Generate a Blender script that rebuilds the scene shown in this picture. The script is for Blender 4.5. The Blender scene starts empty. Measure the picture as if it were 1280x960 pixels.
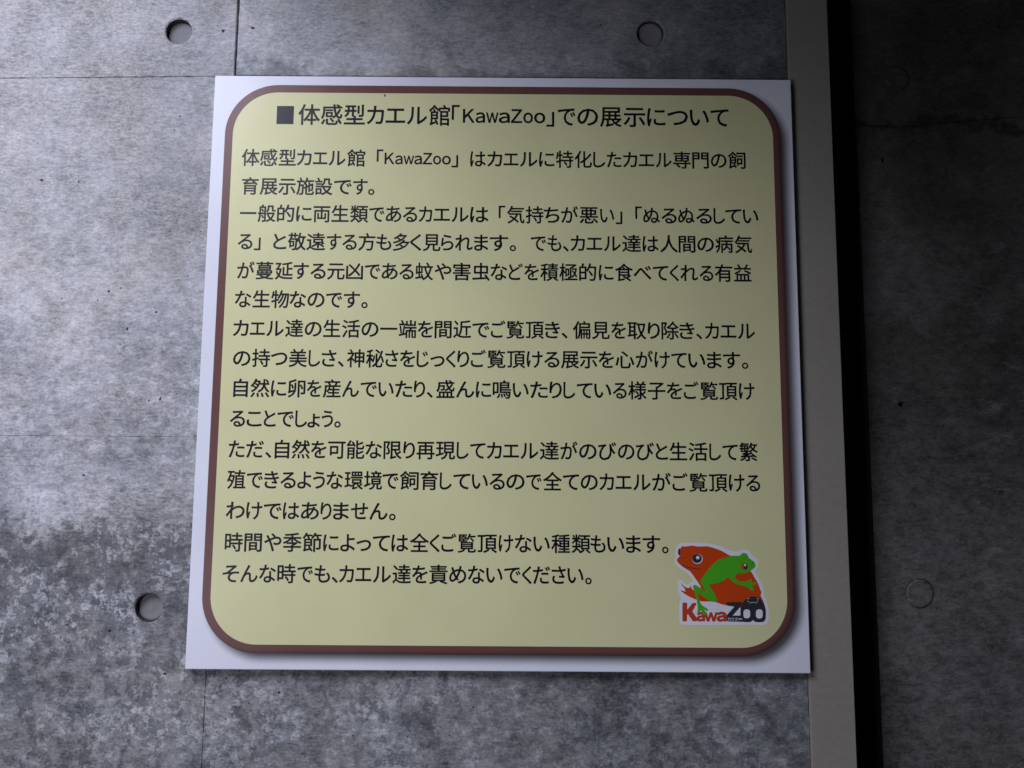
import bpy, bmesh, math, random
from mathutils import Vector, Euler
from mathutils.geometry import delaunay_2d_cdt

SC = bpy.context.scene
COL = SC.collection
R = math.radians
ZC = 1.70            # height of the middle of the sign above the ground, metres
WALL_Y = 0.010       # face of the concrete wall (the sign's printed face is y = 0)
FAR_Y = 0.055        # face of the neighbouring wall, set back behind the joint

# ------------------------------------------------------------------ camera
cam_d = bpy.data.cameras.new('camera')
cam = bpy.data.objects.new('camera', cam_d)
COL.objects.link(cam)
cam.location = (0.01096, -0.79284, ZC - 0.11139)
cam.rotation_euler = Euler((1.683063, -0.006974, -0.001535), 'XYZ')
cam_d.sensor_width = 36.0
cam_d.lens = 36.0 * 1000.0 / 1280.0
cam_d.clip_start = 0.01
cam_d.clip_end = 100.0
SC.camera = cam

# ------------------------------------------------------------------ light
world = bpy.data.worlds.new('World')
SC.world = world
world.use_nodes = True
bg = world.node_tree.nodes['Background']
bg.inputs['Color'].default_value = (0.80, 0.86, 1.0, 1)
bg.inputs['Strength'].default_value = 0.0116


def area(name, loc, aim, sx, sy, power, color):
    d = bpy.data.lights.new(name, 'AREA')
    d.shape = 'RECTANGLE'
    d.size, d.size_y = sx, sy
    d.energy = power
    d.color = color
    o = bpy.data.objects.new(name, d)
    COL.objects.link(o)
    o.location = loc
    o.rotation_euler = (Vector(aim) - Vector(loc)).to_track_quat('-Z', 'Y').to_euler()
    return o


# daylight coming in from the open side, high up to the left behind the photographer
area('daylight_opening', (-1.114, -1.285, ZC + 1.18), (-0.346, 0.0, ZC - 0.11), 0.845, 0.845, 42.0, (0.81, 0.835, 0.99))
# added fill lamp low on the same side, standing for bounced daylight
area('low_fill', (-0.984, -1.2, ZC - 0.453), (-0.283, 0.0, ZC + 0.2), 0.438, 0.438, 5.2, (0.84, 0.86, 1.0))

SC.view_settings.view_transform = 'Standard'
SC.view_settings.look = 'None'
SC.view_settings.exposure = 0.0
SC.view_settings.gamma = 1.0
SC.render.engine = 'CYCLES'
SC.cycles.use_denoising = True


# ------------------------------------------------------------------ helpers
class NT:
    def __init__(s, m):
        s.t = m.node_tree
        s.n = s.t.nodes
        s.l = s.t.links

    def new(s, typ, **kw):
        n = s.n.new(typ)
        for k, v in kw.items():
            setattr(n, k, v)
        return n

    def put(s, sock, v):
        if isinstance(v, (int, float, tuple, list)):
            sock.default_value = v
        else:
            s.l.new(v, sock)

    def math(s, op, a, b=None, c=None, clamp=False):
        n = s.new('ShaderNodeMath', operation=op, use_clamp=clamp)
        s.put(n.inputs[0], a)
        if b is not None:
            s.put(n.inputs[1], b)
        if c is not None:
            s.put(n.inputs[2], c)
        return n.outputs[0]

    def vmath(s, op, a, b):
        n = s.new('ShaderNodeVectorMath', operation=op)
        s.put(n.inputs[0], a)
        s.put(n.inputs[1], b)
        return n.outputs[0]

    def noise(s, vec, scale, detail=4.0, rough=0.5, dist=0.0):
        n = s.new('ShaderNodeTexNoise')
        s.put(n.inputs['Vector'], vec)
        n.inputs['Scale'].default_value = scale
        n.inputs['Detail'].default_value = detail
        n.inputs['Roughness'].default_value = rough
        n.inputs['Distortion'].default_value = dist
        return n.outputs['Fac']

    def ramp(s, v, lo, hi, a=0.0, b=1.0, smooth=True):
        n = s.new('ShaderNodeMapRange', interpolation_type='SMOOTHSTEP' if smooth else 'LINEAR')
        s.put(n.inputs['Value'], v)
        n.inputs['From Min'].default_value = lo
        n.inputs['From Max'].default_value = hi
        n.inputs['To Min'].default_value = a
        n.inputs['To Max'].default_value = b
        return n.outputs['Result']

    def mix(s, f, a, b, mode='MIX'):
        n = s.new('ShaderNodeMix', data_type='RGBA', blend_type=mode)
        s.put(n.inputs[0], f)
        s.put(n.inputs[6], a)
        s.put(n.inputs[7], b)
        return n.outputs[2]


def mat(name):
    m = bpy.data.materials.new(name)
    m.use_nodes = True
    return m, NT(m), m.node_tree.nodes['Principled BSDF']


def print_mat(name, col, rough=0.34, spec=0.27, tint=0.03):
    """printed and matt-laminated sheet: flat ink, faint paper mottle, fine orange-peel relief"""
    m, t, b = mat(name)
    pos = t.new('ShaderNodeNewGeometry').outputs['Position']
    f = t.noise(pos, 9.0, 3.0, 0.6)
    fine = t.noise(pos, 900.0, 2.0, 0.6)
    k = t.math('ADD', t.ramp(f, 0.3, 0.7, -tint, tint), t.ramp(fine, 0.3, 0.7, -tint * 0.9, tint * 0.9))
    k = t.math('ADD', k, 1.0)
    c = t.new('ShaderNodeVectorMath', operation='SCALE')
    c.inputs[0].default_value = col
    t.put(c.inputs['Scale'], k)
    t.put(b.inputs['Base Color'], c.outputs[0])
    smear = t.noise(t.vmath('MULTIPLY', pos, (1.0, 1.0, 0.4)), 16.0, 5.0, 0.6, 0.6)
    t.put(b.inputs['Roughness'], t.ramp(smear, 0.3, 0.7, rough - 0.05, rough + 0.06))
    b.inputs['Specular IOR Level'].default_value = spec
    bp = t.new('ShaderNodeBump')
    bp.inputs['Strength'].default_value = 0.12
    bp.inputs['Distance'].default_value = 0.0004
    t.put(bp.inputs['Height'], t.noise(pos, 420.0, 3.0, 0.6))
    t.put(b.inputs['Normal'], bp.outputs[0])
    return m, t, b


def concrete(name, kind):
    """fair-faced concrete: cloudy cement tones, form-board streaks, mineral blotches"""
    m, t, b = mat(name)
    pos = t.new('ShaderNodeNewGeometry').outputs['Position']
    p0 = t.vmath('SUBTRACT', pos, (0.0, 0.0, ZC))
    sep = t.new('ShaderNodeSeparateXYZ')
    t.put(sep.inputs[0], p0)
    X, Z = sep.outputs[0], sep.outputs[2]
    streak_v = t.vmath('MULTIPLY', p0, (1.0, 1.0, 3.2))
    cloud = t.noise(p0, 5.5, 5.0, 0.6, 0.3)
    cloud2 = t.noise(t.vmath('ADD', p0, (3.1, 0, 1.7)), 19.0, 6.0, 0.65, 0.2)
    mott = t.noise(t.vmath('MULTIPLY', p0, (1.0, 1.0, 1.5)), 70.0, 6.0, 0.72, 0.3)
    fine = t.noise(t.vmath('MULTIPLY', p0, (1.0, 1.0, 1.6)), 330.0, 4.0, 0.75)
    streak = t.noise(streak_v, 130.0, 4.0, 0.7, 0.1)
    if kind == 'left':
        wob = t.ramp(t.noise(p0, 16.0, 8.0, 0.75), 0.35, 0.65, -0.028, 0.028)
        zz = t.math('ADD', Z, wob)
        # tone by place: pale upper left panel, greyer right of the vertical joint, damp-darkened foot
        low = t.ramp(zz, -0.150, -0.178, 0.0, 1.0)
        mid = t.ramp(zz, 0.10, -0.10, 0.0, 1.0)
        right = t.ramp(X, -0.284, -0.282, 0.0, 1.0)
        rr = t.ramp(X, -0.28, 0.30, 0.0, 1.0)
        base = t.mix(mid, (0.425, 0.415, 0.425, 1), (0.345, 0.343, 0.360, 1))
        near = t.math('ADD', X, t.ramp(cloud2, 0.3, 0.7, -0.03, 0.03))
        base = t.mix(t.ramp(near, -0.42, -0.32, 0.0, 0.85), base, (0.315, 0.313, 0.328, 1))  # light falloff towards the sign put into the base tone
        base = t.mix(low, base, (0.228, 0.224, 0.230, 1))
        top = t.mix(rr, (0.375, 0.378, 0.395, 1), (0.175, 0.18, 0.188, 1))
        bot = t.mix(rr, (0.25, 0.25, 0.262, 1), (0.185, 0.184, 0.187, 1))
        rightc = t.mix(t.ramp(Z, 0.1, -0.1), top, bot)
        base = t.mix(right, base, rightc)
        # damp tide mark: darkest just under its ragged upper edge, drying out downwards
        tide = t.math('MULTIPLY', t.ramp(zz, -0.152, -0.176), t.ramp(Z, -0.300, -0.200))
        tide = t.math('MULTIPLY', tide, t.ramp(X, -0.20, -0.30))
        base = t.mix(t.math('MULTIPLY', tide, 0.72), base, (0.120, 0.120, 0.130, 1))
        # dark mineral blotches at the foot
        bl = t.noise(t.vmath('MULTIPLY', p0, (1.0, 1.0, 0.8)), 66.0, 6.0, 0.66, 0.1)
        region = t.ramp(t.noise(t.vmath('ADD', p0, (0.35, 0, 0.2)), 7.0, 3.0, 0.5), 0.36, 0.54, 0.30, 1.0)
        lowmask = t.ramp(zz, -0.12, -0.20, 0.0, 1.0)
        dark = t.math('MULTIPLY', t.math('MULTIPLY', t.ramp(bl, 0.50, 0.555), lowmask), region)
        base = t.mix(t.math('MULTIPLY', dark, 0.72), base, (0.095, 0.098, 0.112, 1))
        # pale efflorescence speckles
        sp = t.noise(t.vmath('ADD', p0, (7.0, 0, 2.0)), 150.0, 5.0, 0.72, 0.05)
        spm = t.math('MULTIPLY', t.ramp(sp, 0.512, 0.555), t.ramp(zz, 0.20, -0.08, 0.35, 1.0))
        spm = t.math('MULTIPLY', spm, t.ramp(cloud2, 0.42, 0.56, 0.2, 1.0))
        base = t.mix(t.math('MULTIPLY', spm, t.ramp(X, -0.25, 0.1, 0.55, 0.30)), base, (0.50, 0.50, 0.53, 1))
        # pale lime bloom just above the damp line
        dx = t.math('DIVIDE', t.math('ADD', X, 0.405), 0.085)
        dz = t.math('DIVIDE', t.math('ADD', Z, 0.135), 0.030)
        rad = t.math('ADD', t.math('MULTIPLY', dx, dx), t.math('MULTIPLY', dz, dz))
        rad = t.math('ADD', rad, t.ramp(mott, 0.3, 0.7, -0.9, 0.9))
        base = t.mix(t.ramp(rad, 1.2, 0.5, 0.0, 0.70), base, (0.50, 0.495, 0.52, 1))
        # grimy band left along the top joint behind the sign; darker towards the right-hand arris
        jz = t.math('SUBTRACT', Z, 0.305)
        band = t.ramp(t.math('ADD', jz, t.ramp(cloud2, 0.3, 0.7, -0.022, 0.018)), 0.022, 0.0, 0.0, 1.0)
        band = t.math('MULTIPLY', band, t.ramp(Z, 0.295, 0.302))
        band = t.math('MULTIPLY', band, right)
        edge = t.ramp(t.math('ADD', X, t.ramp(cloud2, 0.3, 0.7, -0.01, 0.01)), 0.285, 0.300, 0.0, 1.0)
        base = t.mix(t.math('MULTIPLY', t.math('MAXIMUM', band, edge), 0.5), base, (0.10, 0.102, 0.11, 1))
        # warm rusty clouds round the old tie holes
        warm = t.math('MULTIPLY', t.ramp(cloud, 0.50, 0.68), t.ramp(Z, -0.05, 0.25))
        base = t.mix(t.math('MULTIPLY', warm, 0.45), base, (0.30, 0.275, 0.255, 1))
        # faint pour line
        pl = t.math('ABSOLUTE', t.math('ADD', Z, 0.0975))
        plm = t.math('MULTIPLY', t.ramp(pl, 0.0007, 0.0002), t.ramp(X, -0.40, -0.44))
        base = t.mix(t.math('MULTIPLY', plm, 0.4), base, (0.15, 0.15, 0.16, 1))
    else:
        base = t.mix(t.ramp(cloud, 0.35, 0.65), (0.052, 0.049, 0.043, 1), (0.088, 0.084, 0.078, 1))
        base = t.mix(t.ramp(t.math('ADD', Z, t.math('MULTIPLY', cloud, 0.3)), 0.20, -0.15, 0.0, 0.75), base, (0.150, 0.145, 0.142, 1))  # paler downwards: stronger light low on the wall put into the tone
        jz = t.math('ADD', t.math('SUBTRACT', Z, 0.278), t.ramp(cloud2, 0.3, 0.7, -0.012, 0.012))
        band = t.ramp(t.math('ABSOLUTE', jz), 0.009, 0.0, 0.0, 0.85)
        base = t.mix(band, base, (0.02, 0.02, 0.018, 1))
        st = t.noise(t.vmath('MULTIPLY', t.vmath('ADD', p0, (1, 0, 5)), (0.35, 1, 1.6)), 45.0, 5.0, 0.65)
        base = t.mix(t.ramp(st, 0.60, 0.72, 0.0, 0.7), base, (0.06, 0.06, 0.065, 1))
        st2 = t.noise(t.vmath('MULTIPLY', t.vmath('ADD', p0, (4, 0, 2)), (0.5, 1, 1.4)), 38.0, 6.0, 0.7)
        base = t.mix(t.math('MULTIPLY', t.ramp(st2, 0.53, 0.66, 0.0, 0.8), t.math('MULTIPLY', t.ramp(X, 0.42, 0.56), t.ramp(Z, 0.15, -0.10, 0.25, 1.0))), base, (0.21, 0.205, 0.20, 1))  # pale patches, weighted right and low to paint in the brighter light there
    k = t.math('ADD', t.ramp(cloud, 0.30, 0.70, 0.84, 1.16), t.ramp(cloud2, 0.35, 0.65, -0.15, 0.15))
    amp = t.ramp(Z, 0.28, -0.12, 0.50, 1.15)
    k = t.math('ADD', k, t.math('MULTIPLY', amp, t.ramp(mott, 0.36, 0.64, -0.20, 0.22)))
    k = t.math('ADD', k, t.ramp(streak, 0.34, 0.66, -0.16, 0.16))
    k = t.math('ADD', k, t.ramp(fine, 0.34, 0.66, -0.20, 0.20))
    hue = t.noise(t.vmath('ADD', p0, (5, 2, 9)), 14.0, 5.0, 0.65)
    base = t.mix(1.0, base, t.mix(t.ramp(hue, 0.40, 0.60), (1.018, 0.996, 0.985, 1), (0.982, 1.003, 1.015, 1)), 'MULTIPLY')
    sc = t.new('ShaderNodeVectorMath', operation='SCALE')
    t.put(sc.inputs[0], base)
    t.put(sc.inputs['Scale'], k)
    t.put(b.inputs['Base Color'], sc.outputs[0])
    t.put(b.inputs['Roughness'], t.ramp(mott, 0.3, 0.7, 0.62, 0.85))
    b.inputs['Specular IOR Level'].default_value = 0.35
    h = t.math('ADD', t.math('MULTIPLY', mott, 0.55), t.math('MULTIPLY', fine, 0.25))
    h = t.math('ADD', h, t.math('MULTIPLY', streak, 0.35))
    bp = t.new('ShaderNodeBump')
    bp.inputs['Strength'].default_value = 0.7
    bp.inputs['Distance'].default_value = 0.0012
    t.put(bp.inputs['Height'], h)
    t.put(b.inputs['Normal'], bp.outputs[0])
    return m


def simple(name, col, rough=0.7, var=0.12, scale=60.0, stretch=(1, 1, 1), bump=0.3, dist=0.0006):
    m, t, b = mat(name)
    pos = t.new('ShaderNodeNewGeometry').outputs['Position']
    v = t.vmath('MULTIPLY', pos, stretch)
    n1 = t.noise(v, scale, 5.0, 0.65)
    n2 = t.noise(pos, 7.0, 3.0, 0.5)
    k = t.math('ADD', t.ramp(n1, 0.3, 0.7, 1 - var, 1 + var), t.ramp(n2, 0.3, 0.7, -var * 0.6, var * 0.6))
    c = t.new('ShaderNodeVectorMath', operation='SCALE')
    c.inputs[0].default_value = col
    t.put(c.inputs['Scale'], k)
    t.put(b.inputs['Base Color'], c.outputs[0])
    b.inputs['Roughness'].default_value = rough
    b.inputs['Specular IOR Level'].default_value = 0.35
    bp = t.new('ShaderNodeBump')
    bp.inputs['Strength'].default_value = bump
    bp.inputs['Distance'].default_value = dist
    t.put(bp.inputs['Height'], n1)
    t.put(b.inputs['Normal'], bp.outputs[0])
    return m


def link(name, verts, faces, material, parent=None, smooth=False):
    """verts are world coordinates; the object keeps them relative to its parent"""
    off = Vector((0, 0, 0))
    p = parent
    while p is not None:
        off += p.location
        p = p.parent
    me = bpy.data.meshes.new(name)
    me.from_pydata([tuple(Vector(v) - off) for v in verts], [], faces)
    me.validate()
    me.materials.append(material)
    if smooth:
        for f in me.polygons:
            f.use_smooth = True
    me.update()
    o = bpy.data.objects.new(name, me)
    COL.objects.link(o)
    o.parent = parent
    return o


def thing(name, label, cat, loc, kind=None):
    o = bpy.data.objects.new(name, None)
    o.empty_display_size = 0.05
    COL.objects.link(o)
    o.location = loc
    o['label'] = label
    o['category'] = cat
    if kind:
        o['kind'] = kind
    return o


def circle(cx, cz, r, n, jit=0.0, rng=random, sx=1.0, sz=1.0):
    out = []
    for i in range(n):
        a = 2 * math.pi * i / n
        q = r * (1 + rng.uniform(-jit, jit))
        out.append((cx + q * sx * math.cos(a), cz + q * sz * math.sin(a)))
    return out


def tri_region(loops, holes):
    """triangulate loops minus holes (2-D), returns verts, faces"""
    vs, fs = [], []
    for lp in list(loops) + list(holes):
        area2 = sum(lp[i - 1][0] * lp[i][1] - lp[i][0] * lp[i - 1][1] for i in range(len(lp)))
        if area2 < 0:
            lp = lp[::-1]
        i0 = len(vs)
        vs += [Vector(p) for p in lp]
        fs.append(list(range(i0, i0 + len(lp))))
    nl = len(loops)
    rv, _, rf, _, _, of = delaunay_2d_cdt(vs, [], fs, 0, 1e-7)
    keep = [f for f, o in zip(rf, of) if o and all(k < nl for k in o)]
    return rv, keep


def sheet(name, loops, holes, y, material, parent):
    v, f = tri_region(loops, holes)
    verts = [(p.x, y, ZC + p.y) for p in v]
    faces = []
    for q in f:
        a, b_, c = (verts[k] for k in q[:3])
        nrm = (Vector(b_) - Vector(a)).cross(Vector(c) - Vector(a))
        faces.append(list(q) if nrm.y < 0 else list(q)[::-1])
    return link(name, verts, faces, material, parent)


def jitter_line(a, b, step, j, rng):
    n = max(1, int(math.hypot(b[0] - a[0], b[1] - a[1]) / step))
    out = []
    for i in range(n):
        t = i / n
        w = 0 if i == 0 else rng.uniform(-j, j)
        dx, dz = b[0] - a[0], b[1] - a[1]
        L = math.hypot(dx, dz)
        out.append((a[0] + dx * t - dz / L * w, a[1] + dz * t + dx / L * w))
    return out


def panel(name, poly, yf, material, parent, tie=(), pits=(), rings=(), thick=0.04, cham=0.0008, jit=0.0003, seed=1):
    """a cast concrete field: front sheet with chamfered ragged arrises, real tie holes and bug holes"""
    rng = random.Random(seed)
    outer = []
    for i in range(len(poly)):
        outer += jitter_line(poly[i], poly[(i + 1) % len(poly)], 0.006, jit, rng)
    cx = sum(p[0] for p in poly) / len(poly)
    cz = sum(p[1] for p in poly) / len(poly)
    n = len(outer)
    inner = []
    for i, (x, z) in enumerate(outer):
        x0, z0 = outer[i - 1]
        x1, z1 = outer[(i + 1) % n]
        dx, dz = x1 - x0, z1 - z0
        L = math.hypot(dx, dz) or 1
        nx, nz = -dz / L, dx / L
        c = cham * rng.uniform(0.7, 1.5)
        inner.append((x + nx * c, z + nz * c))
    V, F = [], []

    def ring(pts, y):
        i0 = len(V)
        V.extend((x, y, ZC + z) for x, z in pts)
        return list(range(i0, i0 + len(pts)))

    def bridge(a, b_, flip=False):
        m = len(a)
        for i in range(m):
            j = (i + 1) % m
            q = [a[i], a[j], b_[j], b_[i]]
            F.append(q[::-1] if flip else q)

    holes = []
    spec = []
    for (x, z, r, depth) in tie:
        c0 = circle(x, z, r + 0.0013, 56, 0.038, rng)
        holes.append(c0)
        spec.append(('tie', c0, x, z, r, depth))
    for (x, z, r, w) in rings:
        c0 = circle(x, z, r + w, 56, 0.02, rng)
        holes.append(c0)
        spec.append(('ring', c0, x, z, r, w))
    for (x, z, r) in pits:
        a = rng.uniform(0.7, 1.3)
        c0 = circle(x, z, r, 9, 0.28, rng, a, 1 / a)
        holes.append(c0)
        spec.append(('pit', c0, x, z, r, 0))
    rv, rf = tri_region([inner], holes)
    i0 = len(V)
    V.extend((p.x, yf, ZC + p.y) for p in rv)
    for q in rf:
        a, b_, c = (Vector(V[i0 + k]) for k in q[:3])
        nrm = (b_ - a).cross(c - a)
        F.append([i0 + k for k in (q if nrm.y < 0 else q[::-1])])
    ri, ro = ring(inner, yf), ring(outer, yf + cham)
    bridge(ri, ro, True)
    rb = ring(outer, yf + thick)
    bridge(ro, rb, True)
    F.append(rb)
    dark = []
    for s in spec:
        k, c0, x, z, r, d = s
        if k == 'pit':
            a0 = ring(c0, yf)
            c1 = [(x + (px - x) * 0.82, z + (pz - z) * 0.82) for px, pz in c0]
            c2 = [(x + (px - x) * 0.4, z + (pz - z) * 0.4) for px, pz in c0]
            a1, a2 = ring(c1, yf + r * 1.1), ring(c2, yf + r * 2.0)
            bridge(a0, a1)
            bridge(a1, a2)
            F.append(a2)
        elif k == 'tie':
            ang = [math.atan2(pz - z, px - x) for px, pz in c0]
            rr = lambda q, j: [(x + q * (1 + rng.uniform(-j, j)) * math.cos(a), z + q * (1 + rng.uniform(-j, j)) * math.sin(a)) for a in ang]
            a0 = ring(c0, yf)
            a1 = ring(rr(r, 0.012), yf + 0.0009)
            a2 = ring(rr(r * 0.97, 0.004), yf + d * 0.55)
            a3 = ring(rr(r * 0.94, 0.004), yf + d + 0.002)
            bridge(a0, a1)
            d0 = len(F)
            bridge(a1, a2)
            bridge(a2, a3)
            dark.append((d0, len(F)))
            F.append(a3)
        else:
            ang = [math.atan2(pz - z, px - x) for px, pz in c0]
            a0 = ring(c0, yf)
            a1 = ring([(x + (px - x) * 0.985, z + (pz - z) * 0.985) for px, pz in c0], yf + 0.003)
            bridge(a0, a1)
            F.append(a1)
    o = link(name, V, F, material, parent)
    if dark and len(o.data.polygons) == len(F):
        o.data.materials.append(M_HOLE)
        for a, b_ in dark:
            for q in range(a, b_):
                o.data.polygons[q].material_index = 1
    return o


def plug(name, x, z, r, y, material, parent, dish=0.001, seed=0):
    rng = random.Random(seed)
    V, F = [], []
    n = 48
    rads = [1.0, 0.93, 0.78, 0.5, 0.2]
    ys = [0.0012, 0.0, dish * 0.5, dish, dish]
    wob = [1 + rng.uniform(-0.012, 0.012) for _ in range(n)]
    for q, yy in zip(rads, ys):
        for i in range(n):
            a = 2 * math.pi * i / n
            V.append((x + r * q * wob[i] * math.cos(a), y + yy + rng.uniform(-0.0001, 0.0001), ZC + z + r * q * wob[i] * math.sin(a)))
    for k in range(len(rads) - 1):
        for i in range(n):
            j = (i + 1) % n
            F.append([k * n + i, k * n + j, (k + 1) * n + j, (k + 1) * n + i])
    F.append([(len(rads) - 1) * n + i for i in range(n)])
    o = link(name, V, F, material, parent, True)
    return o


def box(name, x0, x1, y0, y1, z0, z1, material, parent, bev=0.0):
    bm = bmesh.new()
    vs = [bm.verts.new((x, y, ZC + z)) for x in (x0, x1) for y in (y0, y1) for z in (z0, z1)]
    for q in ((0, 1, 3, 2), (4, 6, 7, 5), (0, 4, 5, 1), (2, 3, 7, 6), (0, 2, 6, 4), (1, 5, 7, 3)):
        bm.faces.new([vs[k] for k in q])
    bmesh.ops.recalc_face_normals(bm, faces=bm.faces)
    if bev:
        bmesh.ops.bevel(bm, geom=list(bm.edges), offset=bev, segments=2, affect='EDGES', clamp_overlap=True)
    bm.verts.ensure_lookup_table()
    V = [v.co.copy() for v in bm.verts]
    for i, v in enumerate(bm.verts):
        v.index = i
    F = [[v.index for v in f.verts] for f in bm.faces]
    bm.free()
    return link(name, V, F, material, parent)


# ------------------------------------------------------------------ materials
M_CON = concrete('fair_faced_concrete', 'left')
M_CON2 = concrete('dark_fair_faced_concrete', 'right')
M_HOLE = simple('tie_hole_shade', (0.055, 0.055, 0.062), 0.8, 0.2, 200.0)  # unlit inner walls of the tie holes: shade put into the colour
M_MORTAR = simple('plug_mortar', (0.20, 0.197, 0.205), 0.85, 0.08, 300.0)
M_STRIP = simple('painted_render', (0.290, 0.268, 0.232), 0.8, 0.045, 160.0, (0.7, 1, 1.3), 0.5, 0.0006)
M_RUBBER = simple('black_joint_rubber', (0.006, 0.006, 0.006), 0.8, 0.1, 80.0)
M_BACK = simple('joint_backing', (0.05, 0.05, 0.05), 0.9)
M_EDGE = simple('board_edge', (0.74, 0.75, 0.80), 0.5, 0.03)

WHITE = (0.78, 0.785, 0.87)
M_WHITE, _, _ = print_mat('laminated_white', WHITE)
M_YEL, _, _ = print_mat('printed_pale_yellow', (0.715, 0.69, 0.385))
M_INK, _, _ = print_mat('printed_black', (0.005, 0.005, 0.010))
M_RED, _, _ = print_mat('printed_orange_red', (0.58, 0.060, 0.008))
M_RED2, _, _ = print_mat('printed_letter_red', (0.50, 0.055, 0.022))
M_GRN, _, _ = print_mat('printed_green', (0.075, 0.42, 0.020))
M_NAVY, _, _ = print_mat('printed_charcoal', (0.034, 0.034, 0.042))
M_LWH, _, _ = print_mat('printed_white', (0.78, 0.78, 0.86))
M_ORG, _, _ = print_mat('printed_eye_orange', (0.45, 0.10, 0.01))
M_GRY, _, _ = print_mat('printed_line_grey', (0.55, 0.55, 0.58))
M_RUST = simple('rust_spot', (0.16, 0.12, 0.06), 0.8)

# the board's face carries a printed soft-edged drop shadow round the brown frame (ink, part of the layout)
BX0, BX1, BZ0, BZ1, BR = -0.2868, 0.2876, -0.2840, 0.2893, 0.054


def soft_ink(t, b, ox, oz, hi, lo, amount, ink):
    """soft-edged ink following the rounded frame, offset by (ox, oz)"""
    pos = t.new('ShaderNodeNewGeometry').outputs['Position']
    sep = t.new('ShaderNodeSeparateXYZ')
    t.put(sep.inputs[0], pos)
    hx, hz = (BX1 - BX0) / 2 - BR, (BZ1 - BZ0) / 2 - BR
    qx = t.math('SUBTRACT', t.math('ABSOLUTE', t.math('SUBTRACT', sep.outputs[0], (BX0 + BX1) / 2 + ox)), hx)
    qz = t.math('SUBTRACT', t.math('ABSOLUTE', t.math('SUBTRACT', sep.outputs[2], ZC + (BZ0 + BZ1) / 2 + oz)), hz)
    qx0, qz0 = t.math('MAXIMUM', qx, 0.0), t.math('MAXIMUM', qz, 0.0)
    ln = t.math('SQRT', t.math('ADD', t.math('MULTIPLY', qx0, qx0), t.math('MULTIPLY', qz0, qz0)))
    ins = t.math('MINIMUM', t.math('MAXIMUM', qx, qz), 0.0)
    sdf = t.math('SUBTRACT', t.math('ADD', ln, ins), BR)
    old = b.inputs['Base Color'].links[0].from_socket
    t.put(b.inputs['Base Color'], t.mix(t.ramp(sdf, hi, lo, 0.0, amount), old, ink))


M_FACE, t, b = print_mat('laminated_board_face', WHITE)
soft_ink(t, b, 0.0055, -0.0050, 0.0072, -0.0055, 0.93, (0.035, 0.028, 0.028, 1))
M_RIM, t, b = print_mat('printed_brown_frame', (0.150, 0.064, 0.056))
soft_ink(t, b, -0.0022, 0.0016, -0.0032, 0.0026, 0.75, (0.035, 0.026, 0.026, 1))

# ------------------------------------------------------------------ concrete wall behind the sign
wall = thing('concrete_wall', 'grey mottled fair-faced concrete wall with round tie holes behind the sign', 'wall', (-0.45, WALL_Y, 0.0))
JZ = lambda x: 0.3034 + (x + 0.311) * 0.0178
SX = -0.2832
mm = 0.001
ties = [(-0.3450, 0.3536, 0.0140, 0.0058), (-0.3425, -0.2440, 0.0138, 0.0060), (0.1563, 0.3558, 0.0142, 0.0035)]
pit_mm = [(-478.6, 188.9), (-338.6, 259.1), (-343.7, 244.1), (-440.3, 187.5), (-468.8, 358.1), (-373.4, 384.1), (-317.4, 254.4), (-364.2, 252.3),
          (-401.4, 71.7), (-389.3, 75.1), (-412.2, 62.4), (-450.0, 43.1), (-449.1, 63.8), (-351.9, 50.4), (-380.2, 32.8), (-386.5, 17.1),
          (-353.3, 3.4), (-342.8, -38.8), (-326.2, -33.0), (-415.0, -115.4), (-354.0, -40.5), (-310.5, 135.4), (-321.5, 123.5),
          (-358.7, -204.1), (-379.2, -266.3), (-323.1, -306.6), (-357.9, -320.3), (-420.9, -260.5), (-211.5, -323.1), (-240.5, -333.0),
          (-262.2, -348.0), (-270.1, -359.9), (-184.7, -382.1), (-23.3, -335.3), (-46.1, -361.4), (-86.1, -363.1), (-118.6, -326.2),
          (-263.2, -310.0), (-8.2, -309.0), (214.1, -329.3), (153.9, -371.8), (230.9, -338.1), (36.9, 372.9), (37.0, 349.4), (46.3, 363.0),
          (103.4, 364.4), (55.7, 373.0), (78.7, 373.2), (76.1, 345.3), (196.8, 356.1), (-10.5, 342.8), (-297.8, 354.5), (-266.6, 358.3), (-265.1, 344.4)]
big = {(-401.4, 71.7): 1.5, (-380.2, 32.8): 1.5, (-342.8, -38.8): 1.5, (-211.5, -323.1): 1.5, (-323.1, -306.6): 1.6, (-379.2, -266.3): 1.5,
       (-478.6, 188.9): 1.6, (-351.9, 50.4): 1.3, (103.4, 364.4): 1.4, (-297.8, 354.5): 1.9, (-266.6, 358.3): 1.7, (-415.0, -115.4): 1.3}
rng = random.Random(5)
pits = [(x * mm, z * mm, big.get((x, z), rng.uniform(0.55, 0.95)) * mm) for x, z in pit_mm]
for _ in range(330):
    x, z = rng.uniform(-0.56, 0.29), rng.uniform(-0.42, 0.42)
    if -0.31 < x < 0.31 and -0.31 < z < 0.31:
        continue
    r = 0.28 * mm + 0.5 * mm * rng.random() ** 3
    if all(math.hypot(x - p[0], z - p[1]) > 0.004 for p in pits):
        pits.append((x, z, r))
pits = [p for p in pits if all(math.hypot(p[0] - q[0], p[1] - q[1]) > q[2] + 0.006 for q in ties)
        and abs(p[0] - SX) > 0.005 and abs(p[1] - JZ(p[0])) > 0.005 and abs(p[1] + 0.0765) > 0.004]
g = 0.0010
HZ = -0.0765
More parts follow.
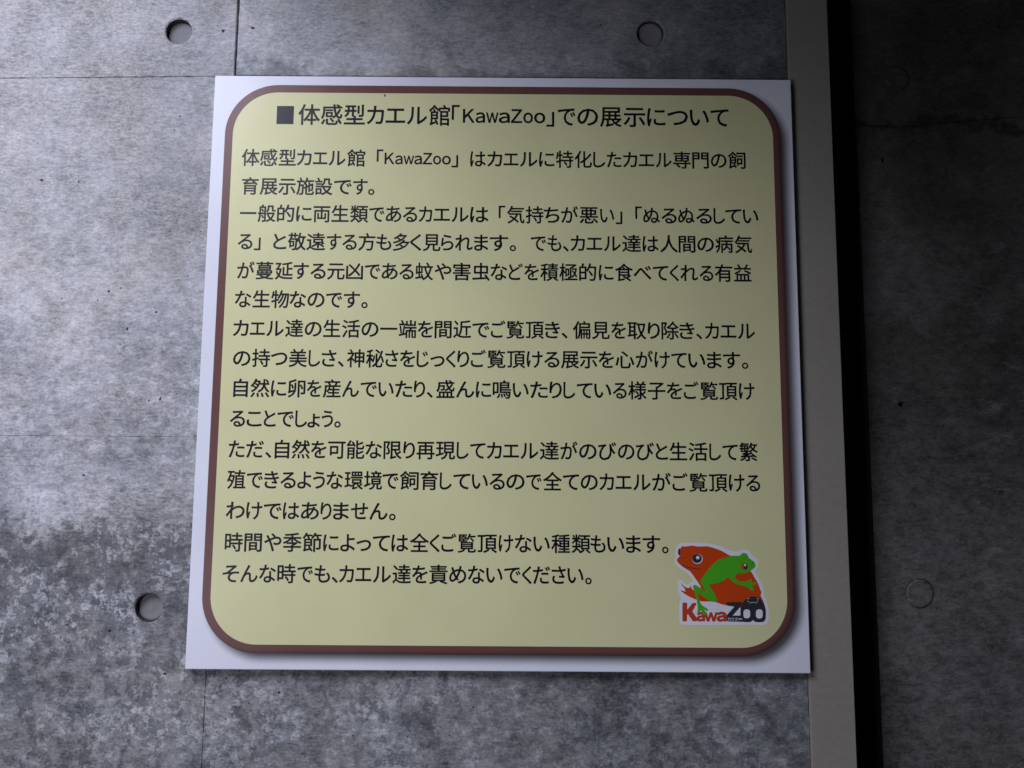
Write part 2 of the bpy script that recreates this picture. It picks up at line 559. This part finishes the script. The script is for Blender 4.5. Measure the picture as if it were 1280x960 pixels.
fields = [
    ([(-1.3, JZ(-1.3) + 0.0002), (SX - g, JZ(SX) + 0.0002), (SX - g, 1.2), (-1.3, 1.2)], lambda x, z: x < SX and z > JZ(x)),
    ([(-1.3, HZ + 0.00008), (SX - 0.0002, HZ + 0.00008), (SX - 0.0002, JZ(SX) - 0.0002), (-1.3, JZ(-1.3) - 0.0002)], lambda x, z: x < SX and HZ < z < JZ(x)),
    ([(-1.3, -1.69), (SX - 0.0002, -1.69), (SX - 0.0002, HZ - 0.00008), (-1.3, HZ - 0.00008)], lambda x, z: x < SX and z < HZ),
    ([(SX + g, 0.3052), (0.3006, 0.3052), (0.3006, 1.2), (SX + g, 1.2)], lambda x, z: x > SX and z > 0.305),
    ([(SX + 0.0002, -1.69), (0.3006, -1.69), (0.3006, 0.3038), (SX + 0.0002, 0.3038)], lambda x, z: x > SX and z < 0.305),
]
k = 0
for i, (poly, test) in enumerate(fields):
    tt = [q for q in ties if test(q[0], q[1])]
    yf = WALL_Y + (0.0, 0.0002, 0.00035, 0.0005, 0.0001)[i]
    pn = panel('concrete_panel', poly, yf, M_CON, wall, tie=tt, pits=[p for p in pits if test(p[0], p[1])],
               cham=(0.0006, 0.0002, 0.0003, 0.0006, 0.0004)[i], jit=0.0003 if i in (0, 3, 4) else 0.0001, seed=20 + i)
    for (x, z, r, d) in tt:
        plug('mortar_plug', x, z, r * 0.955, yf + d, M_MORTAR, pn, 0.0012, k)
        k += 1
box('joint_backing', -1.3, 0.3, WALL_Y + 0.045, WALL_Y + 0.10, -1.69, 1.2, M_BACK, wall)

# ------------------------------------------------------------------ pale render strip, black joint, neighbouring wall
strip = box('render_strip', 0.3010, 0.3440, 0.0065, 0.085, -1.69, 1.2, M_STRIP, None, 0.0008)
strip['label'] = 'smooth beige-grey rendered vertical strip between the sign wall and the black joint'
strip['category'] = 'trim strip'


def channel():
    prof = [(0.3442, 0.012), (0.3462, 0.012), (0.3480, 0.052), (0.3840, 0.062), (0.3860, 0.058), (0.3892, 0.0536), (0.3892, 0.085), (0.3442, 0.085)]
    V = [(x, y, ZC + z) for z in (-1.69, 1.2) for x, y in prof]
    n = len(prof)
    F = [[i, (i + 1) % n, n + (i + 1) % n, n + i] for i in range(n)] + [list(range(n))[::-1], list(range(n, 2 * n))]
    return link('joint_seal', V, F, M_RUBBER)


seal = channel()
seal['label'] = 'deep black rubber seal filling the vertical movement joint between the two walls'
seal['category'] = 'joint seal'

wall2 = thing('concrete_wall', 'dark shaded concrete wall right of the black joint with filled flush tie holes', 'wall', (0.9, FAR_Y, 0.0))
seam = [(0.3908, 0.2768), (0.4325, 0.2744), (0.4617, 0.2755), (0.4808, 0.2788), (0.5059, 0.2813), (0.5774, 0.2874), (0.7544, 0.2934), (1.4083, 0.3025)]
seam[0] = (0.39, seam[0][1])
up = [(x, z + 0.0001) for x, z in seam]
dn = [(x, z - 0.0001) for x, z in seam]
prng = random.Random(9)
p2 = [(0.4809, 0.0273, 0.0009), (0.4998, 0.0284, 0.0010), (0.4703, -0.0578, 0.0011), (0.4880, -0.0526, 0.0010), (0.4182, -0.0920, 0.0010), (0.4392, 0.1613, 0.0009), (0.4275, -0.0345, 0.0036), (0.4194, 0.2360, 0.0030), (0.4561, -0.2176, 0.0012), (0.4536, -0.2468, 0.0011)]
for _ in range(170):
    x, z = prng.uniform(0.41, 0.69), prng.uniform(-0.46, 0.46)
    if abs(z - 0.279) > 0.015 and all(math.hypot(x - a, z - c) > 0.019 for a, c in ((0.4386, 0.3312), (0.4365, -0.2315))) \
            and all(math.hypot(x - q[0], z - q[1]) > 0.006 for q in p2):
        p2.append((x, z, prng.uniform(0.3, 0.8) * mm))
rings = [(0.4386, 0.3312, 0.0141, 0.0003), (0.4365, -0.2315, 0.0148, 0.0005)]
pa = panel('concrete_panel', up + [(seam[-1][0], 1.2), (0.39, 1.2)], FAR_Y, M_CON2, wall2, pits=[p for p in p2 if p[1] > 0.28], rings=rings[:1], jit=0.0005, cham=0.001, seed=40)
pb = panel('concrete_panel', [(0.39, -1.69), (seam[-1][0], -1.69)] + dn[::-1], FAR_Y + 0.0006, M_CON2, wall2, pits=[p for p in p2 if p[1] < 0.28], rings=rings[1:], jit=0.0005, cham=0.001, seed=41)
plug('mortar_plug', 0.4386, 0.3312, 0.0139, FAR_Y + 0.0002, M_CON2, pa, 0.0003, 8)
plug('mortar_plug', 0.4365, -0.2315, 0.0146, FAR_Y + 0.0005, M_CON2, pb, 0.0003, 9)
box('joint_backing', 0.39, seam[-1][0], FAR_Y + 0.045, FAR_Y + 0.09, -1.69, 1.2, M_BACK, wall2)

# unseen slab overhead, sized and placed to shade the upper right of the wall
shade_slab = box('shade_soffit', -0.40, 1.4, -1.064, WALL_Y - 0.001, 0.572, 0.78, M_CON2, None, 0.003)
shade_slab['label'] = 'unseen concrete slab just above the picture, sized to shade the sign wall'
shade_slab['category'] = 'shade_slab'

# ------------------------------------------------------------------ the sign
sign = thing('information_sign', 'white square notice board with a yellow brown-bordered panel of Japanese text and a frog logo', 'sign', (0, WALL_Y, ZC - 0.30))
box('board', -0.3000, 0.3000, 0.0, WALL_Y - 0.0002, -0.2993, 0.2993, M_EDGE, sign, 0.0005)


def rrect(x0, x1, z0, z1, r, n=20):
    out = []
    for cx, cz, a0 in ((x1 - r, z1 - r, 0), (x0 + r, z1 - r, 90), (x0 + r, z0 + r, 180), (x1 - r, z0 + r, 270)):
        for i in range(n + 1):
            a = R(a0 + 90 * i / n)
            out.append((cx + r * math.cos(a), cz + r * math.sin(a)))
    return out


L0 = 0.00006                                   # step between ink layers
sheet('board_face', [rrect(-0.2993, 0.2993, -0.2986, 0.2986, 0.001, 3)], [], -L0, M_FACE, sign)
w = 0.0081
sheet('brown_border', [rrect(BX0, BX1, BZ0, BZ1, BR)], [rrect(BX0 + w, BX1 - w, BZ0 + w, BZ1 - w, BR - w)], -2 * L0, M_RIM, sign)
sheet('yellow_panel', [rrect(BX0 + w, BX1 - w, BZ0 + w, BZ1 - w, BR - w)], [], -2 * L0, M_YEL, sign)

LINES = [
    ('■体感型カエル館「KawaZoo」での展示について', [-234.1, -211.7, -188.2, -164.4, -140.8, -121.2, -99.3, -76.5, -52.9, -41.3, -28.2, -17.3, -4.2, 8.4, 21.2, 32.4, 45.2, 56.9, 77.2, 100.7, 125.0, 149.5, 170.5, 193.8, 215.5, 234.2], 257.4, 0.0013, -201.0),
    ('体感型カエル館「KawaZoo」はカエルに特化したカエル専門の飼', [-268.3, -249.4, -230.1, -211.6, -194.9, -178.9, -159.9, -129.4, -121.3, -110.4, -101.8, -90.7, -81.9, -71.4, -62.2, -52.2, -33.2, -15.6, 1.3, 18.0, 37.7, 55.1, 74.3, 93.5, 107.5, 124.1, 140.4, 157.8, 175.8, 195.5, 214.6, 232.4, 250.5], 210.8, 0.0023, -260.3),
    ('育展示施設です。', [-267.0, -248.3, -229.4, -210.9, -192.0, -172.4, -152.8, -137.3, -131.3], 180.4, 0.0022, -260.6),
    ('一般的に両生類であるカエルは「気持ちが悪い」「ぬるぬるしてい', [-267.5, -249.2, -229.6, -210.1, -192.6, -174.0, -154.9, -135.6, -118.6, -101.2, -84.9, -69.7, -51.5, -32.5, -3.3, 5.2, 24.3, 42.7, 60.4, 79.3, 100.2, 116.3, 136.3, 144.3, 163.0, 180.0, 198.4, 216.1, 228.3, 246.2, 262.1], 151.6, 0.0031, -240.5),
    ('る」と敬遠する方も多く見られます。でも、カエル達は人間の病気', [-268.3, -251.8, -232.3, -217.5, -198.5, -177.9, -162.1, -145.8, -127.5, -110.6, -93.2, -80.1, -61.8, -47.4, -28.0, -12.2, 8.2, 29.5, 46.7, 62.2, 70.0, 86.3, 103.9, 122.7, 143.3, 161.2, 180.0, 199.0, 217.5, 236.8, 253.9], 122.3, 0.0017, -209.2),
    ('が蔓延する元凶である蚊や害虫などを積極的に食べてくれる有益', [-267.6, -248.7, -229.3, -210.6, -193.5, -176.4, -157.3, -138.4, -121.3, -103.5, -87.3, -67.7, -49.2, -29.4, -11.0, 7.3, 23.2, 39.4, 58.6, 78.7, 98.5, 115.1, 133.8, 153.5, 170.6, 181.3, 200.7, 216.2, 235.6, 252.7], 91.9, 0.0027, -240.5),
    ('な生物なのです。', [-268.5, -250.6, -232.0, -213.4, -195.4, -176.6, -158.9, -141.0, -135.1], 62.4, 0.0023, -243.3),
    ('カエル達の生活の一端を間近でご覧頂き、偏見を取り除き、カエル', [-269.0, -252.0, -235.5, -216.5, -197.1, -178.5, -159.6, -140.1, -121.4, -102.6, -83.6, -66.6, -47.9, -28.7, -10.1, 5.5, 24.9, 44.1, 60.9, 72.2, 91.4, 110.9, 127.1, 147.5, 161.3, 179.2, 196.1, 205.2, 220.6, 238.0, 255.4], 32.7, 0.002, -207.5),
    ('の持つ美しさ、神秘さをじっくりご覧頂ける展示を心がけています。', [-267.6, -248.7, -229.8, -211.8, -192.2, -179.1, -162.9, -153.7, -134.8, -115.6, -100.8, -84.1, -70.4, -54.6, -43.4, -29.9, -13.4, 6.4, 26.0, 43.5, 60.4, 79.1, 98.0, 114.9, 135.2, 153.9, 170.8, 187.7, 206.4, 222.6, 241.3, 247.4], 2.5, 0.004, -240.8),
    ('自然に卵を産んでいたり、盛んに鳴いたりしている様子をご覧頂け', [-265.9, -248.9, -228.5, -211.7, -192.7, -176.8, -157.5, -139.3, -121.6, -104.8, -86.2, -73.4, -63.8, -44.0, -24.5, -7.7, 12.2, 29.7, 48.8, 62.7, 76.1, 93.4, 112.0, 127.3, 146.8, 165.8, 182.7, 199.0, 217.9, 237.6, 253.3], -27.8, 0.0011, -239.5),
    ('ることでしょう。', [-267.9, -251.4, -234.4, -221.0, -203.2, -191.1, -177.1, -164.4, -157.7], -58.1, 0.002, -259.6),
    ('ただ、自然を可能な限り再現してカエル達がのびのびと生活して繁', [-267.8, -250.5, -231.6, -222.3, -205.6, -186.5, -169.8, -151.4, -132.7, -114.9, -95.4, -82.3, -63.4, -42.7, -29.4, -12.9, 3.3, 20.4, 39.5, 59.8, 78.2, 97.1, 116.5, 134.5, 153.8, 167.6, 186.3, 206.8, 219.9, 236.6, 253.9], -88.4, 0.0017, -216.4),
    ('殖できるような環境で飼育しているので全てのカエルがご覧頂ける', [-268.0, -248.7, -231.5, -215.5, -198.9, -183.5, -170.2, -152.5, -133.4, -115.3, -98.0, -78.1, -58.9, -45.6, -27.4, -10.0, 6.6, 26.1, 42.7, 62.2, 79.7, 98.1, 114.0, 131.3, 150.1, 170.0, 186.6, 205.9, 225.4, 242.5, 256.4], -118.4, 0.0009, -259.3),
    ('わけではありません。', [-267.7, -247.8, -230.7, -211.9, -194.3, -175.1, -162.8, -145.4, -127.1, -107.9, -102.0], -148.4, 0.0021, -257.9),
    ('時間や季節によっては全くご覧頂けない種類もいます。', [-267.3, -248.3, -229.0, -210.7, -191.7, -171.5, -154.8, -139.0, -123.2, -105.0, -87.0, -67.7, -56.3, -40.3, -21.2, -0.4, 15.4, 33.4, 51.0, 70.8, 89.0, 105.4, 123.7, 139.9, 158.8, 164.3], -179.0, 0.0034, -259.6),
    ('そんな時でも、カエル達を責めないでください。', [-268.1, -250.6, -232.5, -215.0, -195.6, -179.0, -162.2, -155.0, -139.2, -122.2, -103.2, -84.2, -67.6, -48.1, -30.0, -12.3, 5.2, 22.6, 33.1, 51.3, 66.6, 83.8, 89.5], -208.8, 0.0031, -207.0),
]

# each line: characters, left ink edge of each in mm (last number = right end of the line), height of the line's middle in mm, tilt, x of that height
_glyphs = {}
TK = 0.015          # slight thickening of the strokes, like ink spread


def glyph(ch, spread):
    """filled outline of one character; spread thickens the strokes by laying shifted copies a few microns apart"""
    key = (ch, spread)
    if key in _glyphs:
        return _glyphs[key]
    if spread:
        v0, f0 = glyph(ch, 0.0)
        pts, polys = [], []
        for q in range(8):
            a = 2 * math.pi * (q + 0.5) / 8
            dx, dy, n = spread * math.cos(a), spread * math.sin(a), len(pts)
            pts += [(v[0] + dx, v[1] + dy, -0.000003 * q) for v in v0]
            polys += [[k + n for k in f] for f in f0]
        _glyphs[key] = (pts, polys)
        return _glyphs[key]
    c = bpy.data.curves.new('glyph', 'FONT')
    c.body = ch
    c.size = 1
    c.resolution_u = 3
    o = bpy.data.objects.new('glyph', c)
    COL.objects.link(o)
    dg = bpy.context.evaluated_depsgraph_get()
    me = bpy.data.meshes.new_from_object(o.evaluated_get(dg))
    vs = [(v.co.x, v.co.y, 0.0) for v in me.vertices]
    fs = [list(p.vertices) for p in me.polygons]
    bpy.data.objects.remove(o)
    bpy.data.curves.remove(c)
    bpy.data.meshes.remove(me)
    _glyphs[key] = (vs, fs)
    return _glyphs[key]


def lettering(name, items, y, material, parent):
    """items: (char, x ink-left, x ink-right or None, baseline z, em, offset)"""
    V, F = [], []
    for ch, xl, xr, zb, em, off, zs in items:
        vs, fs = glyph(ch, off)
        x0 = min(v[0] for v in vs)
        x1 = max(v[0] for v in vs)
        sx = em if xr is None else (xr - xl) / (x1 - x0)
        i0 = len(V)
        V += [(xl + (v[0] - x0) * sx, y + v[2], ZC + zb + v[1] * em * zs) for v in vs]
        F += [[i0 + q for q in f] for f in fs]
    G = []
    for f in F:
        a, b_, c = (Vector(V[q]) for q in f[:3])
        G.append(f if (b_ - a).cross(c - a).y < 0 else f[::-1])
    return link(name, V, G, material, parent)


NARROW = set('。、「」■')
for i, (s, xs, zmid, tilt, xref) in enumerate(LINES):
    em = 23.9 if i == 0 else 19.55
    tilt *= 0.6
    items = []
    for j, ch in enumerate(s):
        xl, nx = xs[j], xs[j + 1]
        zc = zmid + tilt * (xl - xref)
        vs, _ = glyph(ch, TK)
        w0 = max(v[0] for v in vs) - min(v[0] for v in vs)
        last = j == len(s) - 1
        avail = nx - xl - (0 if last else 0.075 * em)
        if ch.isascii():
            wide = chr(ord(ch) + 0xFEE0)           # same letter in the text face
            vs, _ = glyph(wide, TK)
            avail = nx - xl - (0 if last else (0.01 if ch == 'w' else 0.04) * em)
            zb = zc - 0.31 * em
            items.append((wide, xl * mm, (xl + avail) * mm, zb * mm, em * mm, TK * 1.35, 0.82))
        elif ch == '■':
            items.append((ch, xl * mm, (xl + 17.6) * mm, (zc - 0.44 * em) * mm, em * mm, 0.0, 1.13))
        elif ch in NARROW:
            items.append((ch, xl * mm, (xl + w0 * em) * mm, (zc - 0.38 * em) * mm, em * mm, TK, 1.0))
        else:
            kanji = ord(ch) >= 0x4e00
            lo, hi = (0.97, 1.03) if kanji else (0.88, 1.12)
            if ch in '一':
                lo, hi = 0.9, 1.1
            sx = min(max(avail / w0, em * lo), em * hi)
            items.append((ch, xl * mm, (xl + w0 * sx) * mm, (zc - 0.38 * em) * mm, em * mm, TK, 1.0))
    lettering('heading_text' if i == 0 else 'text_line', items, -3 * L0, M_INK, sign)

# ------------------------------------------------------------------ frog logo printed in the lower right corner
def lg(u, v):
    x = 0.1533 + u * (0.0001142 - 0.0000018 * v / 960.0) - 0.0014 * v / 960.0
    return (x, -0.1627 - v * 0.0001108 + 0.0000007 * u)


def smooth(pts, n=3):
    out = []
    m = len(pts)
    for i in range(m):
        p0, p1, p2, p3 = (Vector(pts[(i + k - 1) % m]) for k in range(4))
        if (p2 - p1).length < 6:
            out.append(tuple(p1))
            continue
        d1, d2, d3 = (p1 - p0), (p2 - p1), (p3 - p2)
        s1 = 0.5 if d1.length and d1.normalized().dot(d2.normalized()) > 0.3 else 0.0
        s2 = 0.5 if d3.length and d2.normalized().dot(d3.normalized()) > 0.3 else 0.0
        t1 = (p2 - p0).normalized() * d2.length * s1 * 2
        t2 = (p3 - p1).normalized() * d2.length * s2 * 2
        if not s1:
            t1 = d2 * 1.0
        if not s2:
            t2 = d2 * 1.0
        for k in range(n):
            t = k / n
            h = (2 * t**3 - 3 * t**2 + 1) * p1 + (t**3 - 2 * t**2 + t) * t1 + (-2 * t**3 + 3 * t**2) * p2 + (t**3 - t**2) * t2
            out.append(tuple(h))
    return out


def L(pts):
    return [lg(*p) for p in pts]


def ell(u, v, a, b_, n=28):
    return [(u + a * math.cos(2 * math.pi * i / n), v + b_ * math.sin(2 * math.pi * i / n)) for i in range(n)]


def stroke(pts, wd):
    l, r = [], []
    for i, p in enumerate(pts):
        a = Vector(pts[max(0, i - 1)])
        c = Vector(pts[min(len(pts) - 1, i + 1)])
        d = (c - a).normalized()
        q = wd[i] / 2 if isinstance(wd, (list, tuple)) else wd / 2
        l.append((p[0] - d.y * q, p[1] + d.x * q))
        r.append((p[0] + d.y * q, p[1] - d.x * q))
    return l + r[::-1]


Y0 = -3 * L0
white = [(157, 290), (165, 255), (172, 240), (165, 200), (185, 150), (215, 130), (300, 128), (450, 133), (540, 155), (640, 195), (700, 203), (730, 190),
         (760, 185), (800, 200), (820, 235), (860, 262), (875, 300), (872, 345), (850, 372), (860, 400), (890, 450), (915, 500), (930, 545), (927, 580),
         (945, 620), (962, 680), (966, 780), (955, 815), (920, 832), (830, 830), (600, 832), (225, 830), (205, 815), (200, 740), (202, 640), (212, 618),
         (205, 590), (188, 545), (193, 510), (185, 470), (200, 450), (226, 455), (262, 490), (285, 480), (302, 470), (316, 462), (310, 440), (290, 410),
         (262, 385), (215, 355), (175, 320)]
logo = sheet('frog_logo', [L(smooth(white))], [], Y0, M_LWH, sign)
red = [(178, 282), (196, 250), (208, 232), (208, 181), (224, 158), (255, 160), (310, 152), (357, 160), (436, 158), (479, 168), (561, 197), (616, 229),
       (640, 242), (700, 300), (807, 368), (840, 421), (874, 480), (891, 527), (902, 557), (896, 579), (917, 626), (934, 677), (880, 690), (760, 690),
       (613, 667), (561, 656), (514, 639), (454, 632), (394, 632), (339, 615), (266, 581), (206, 538), (230, 541), (253, 549), (243, 520), (222, 495),
       (212, 474), (240, 501), (266, 516), (287, 514), (298, 493), (304, 519), (321, 536), (365, 548), (384, 520), (365, 476), (343, 446), (294, 378),
       (271, 362), (223, 331)]
red_frog = sheet('red_frog', [L(smooth(red))], [], Y0 - L0, M_RED, logo)
sheet('far_eye', [L(ell(201, 207, 13, 30))], [], Y0 - L0 * 0.5, M_NAVY, logo)
green = [(379, 458), (412, 405), (451, 354), (490, 311), (530, 276), (569, 262), (616, 250), (636, 240), (718, 238), (734, 221), (758, 215), (777, 225),
         (787, 240), (793, 256), (828, 282), (848, 307), (848, 335), (828, 354), (805, 370), (770, 388), (734, 393), (699, 392), (671, 429), (711, 456),
         (746, 464), (781, 456), (805, 441), (819, 443), (822, 456), (797, 476), (836, 469), (853, 471), (857, 484), (844, 493), (812, 495), (831, 517),
         (838, 527), (836, 540), (819, 542), (806, 527), (780, 510), (746, 497), (703, 486), (660, 465), (626, 430), (573, 456), (523, 477), (450, 487),
         (476, 531), (510, 579), (521, 633), (480, 632), (446, 617), (394, 583), (357, 556), (360, 587), (373, 630), (394, 664), (437, 692), (446, 703),
         (433, 714), (399, 692), (424, 720), (429, 737), (416, 750), (403, 741), (381, 700), (377, 722), (369, 737), (356, 733), (354, 724), (358, 686),
         (351, 634), (330, 549), (317, 514), (319, 497), (334, 491), (369, 510), (411, 540), (437, 559), (416, 527), (384, 471)]
sheet('green_frog', [L(smooth(green))], [], Y0 - 3 * L0, M_GRN, logo)
sheet('eye_white', [L(ell(354, 267, 45, 43))], [], Y0 - 2 * L0, M_LWH, logo)
sheet('pupil', [L(ell(351, 264, 41, 39))], [], Y0 - 3 * L0, M_NAVY, logo)
sheet('eye_glint', [L(ell(357, 256, 15, 15))], [], Y0 - 4 * L0, M_LWH, logo)
sheet('nostril', [L(ell(243, 260, 5, 6, 12))], [], Y0 - 2 * L0, M_NAVY, logo)
sheet('mouth', [L(stroke([(212, 315), (235, 326), (255, 334), (302, 346), (349, 352), (392, 350)], [2, 6, 6, 6, 6, 2]))], [], Y0 - 2 * L0, M_NAVY, logo)
sheet('eye_iris', [L(ell(756, 333, 30, 31))], [], Y0 - 4 * L0, M_ORG, logo)
sheet('pupil', [L(ell(766, 333, 17, 26))], [], Y0 - 5 * L0, M_NAVY, logo)
sheet('eye_glint', [L(ell(762, 320, 8, 11))], [], Y0 - 6 * L0, M_LWH, logo)
sheet('nostril', [L(ell(826, 305, 4, 5, 12))], [], Y0 - 4 * L0, M_NAVY, logo)
K = [(230, 642), (262, 642), (267, 648), (267, 703), (313, 645), (345, 645), (347, 652), (311, 718), (347, 768), (352, 795), (347, 801), (315, 801), (274, 741), (266, 745),
     (266, 795), (260, 802), (232, 802), (226, 796), (226, 648)]
sheet('logo_letter', [L(K)], [], Y0 - L0, M_RED2, logo)


def box_letter(ch, u0, u1, v0, v1, material, y, off=0.05):
    if ch.isascii():
        ch = chr(ord(ch) + 0xFEE0)
    vs, fs = glyph(ch, off)
    x0, x1 = min(v[0] for v in vs), max(v[0] for v in vs)
    z0, z1 = min(v[1] for v in vs), max(v[1] for v in vs)
    V = []
    for a, c, e in vs:
        x, z = lg(u0 + (a - x0) / (x1 - x0) * (u1 - u0), v1 - (c - z0) / (z1 - z0) * (v1 - v0))
        V.append((x, y + e, ZC + z))
    G = []
    for f in fs:
        a, b_, c = (Vector(V[q]) for q in f[:3])
        G.append(f if (b_ - a).cross(c - a).y < 0 else f[::-1])
    return link('logo_letter', V, G, material, logo)


box_letter('a', 347, 421, 721, 804, M_RED2, Y0 - 0.9 * L0)
box_letter('w', 412, 528, 724, 804, M_RED2, Y0 - 1.1 * L0, 0.045)
box_letter('a', 518, 605, 719, 805, M_RED2, Y0 - 1.3 * L0)
Zp = [(608, 637), (742, 637), (724, 676), (656, 752), (735, 752), (745, 805), (614, 803), (606, 795), (606, 748), (673, 674), (616, 669), (604, 660), (603, 642)]
sheet('logo_letter', [L(Zp)], [], Y0 - 2 * L0, M_NAVY, logo)


def rr(u0, u1, v0, v1, r, n=6):
    return [(a, b_) for a, b_ in rrect(u0, u1, v0, v1, r, n)]


OO = [(724, 690), (728, 672), (737, 655), (750, 632), (771, 609), (793, 595), (830, 590), (870, 592), (893, 605), (915, 640), (930, 668), (939, 703), (939, 770),
      (932, 792), (915, 806), (860, 807), (840, 800), (830, 788), (820, 800), (798, 807), (760, 807), (735, 799), (724, 780)]
sheet('logo_letter', [L(smooth(OO))], [L(rr(748, 806, 699, 775, 24)), L(rr(855, 913, 699, 777, 24))], Y0 - 2.5 * L0, M_NAVY, logo)
for pts in ([(783, 613), (790, 604), (800, 604)], [(783, 625), (787, 634), (799, 636)], [(861, 603), (872, 606), (877, 616)], [(862, 636), (870, 633), (873, 625)],
            [(803, 649), (812, 641), (832, 639), (850, 642), (858, 650)]):
    sheet('toad_face_line', [L(stroke(pts, 5))], [], Y0 - 3.5 * L0, M_GRY, logo)
for ch, u0, u1, v0, v1 in (('カ', 612, 640, 767, 798), ('ウ', 643, 668, 768, 798), ('ズ', 671, 701, 767, 798), ('ー', 706, 737, 777, 786)):
    box_letter(ch, u0, u1, v0, v1, M_LWH, Y0 - 3.5 * L0, 0.0)
sheet('rust_spot', [[(-0.1236, 0.2800), (-0.1226, 0.2802), (-0.1216, 0.2786), (-0.1218, 0.2773), (-0.1228, 0.2772), (-0.1238, 0.2786)]], [], -3 * L0, M_RUST, sign)
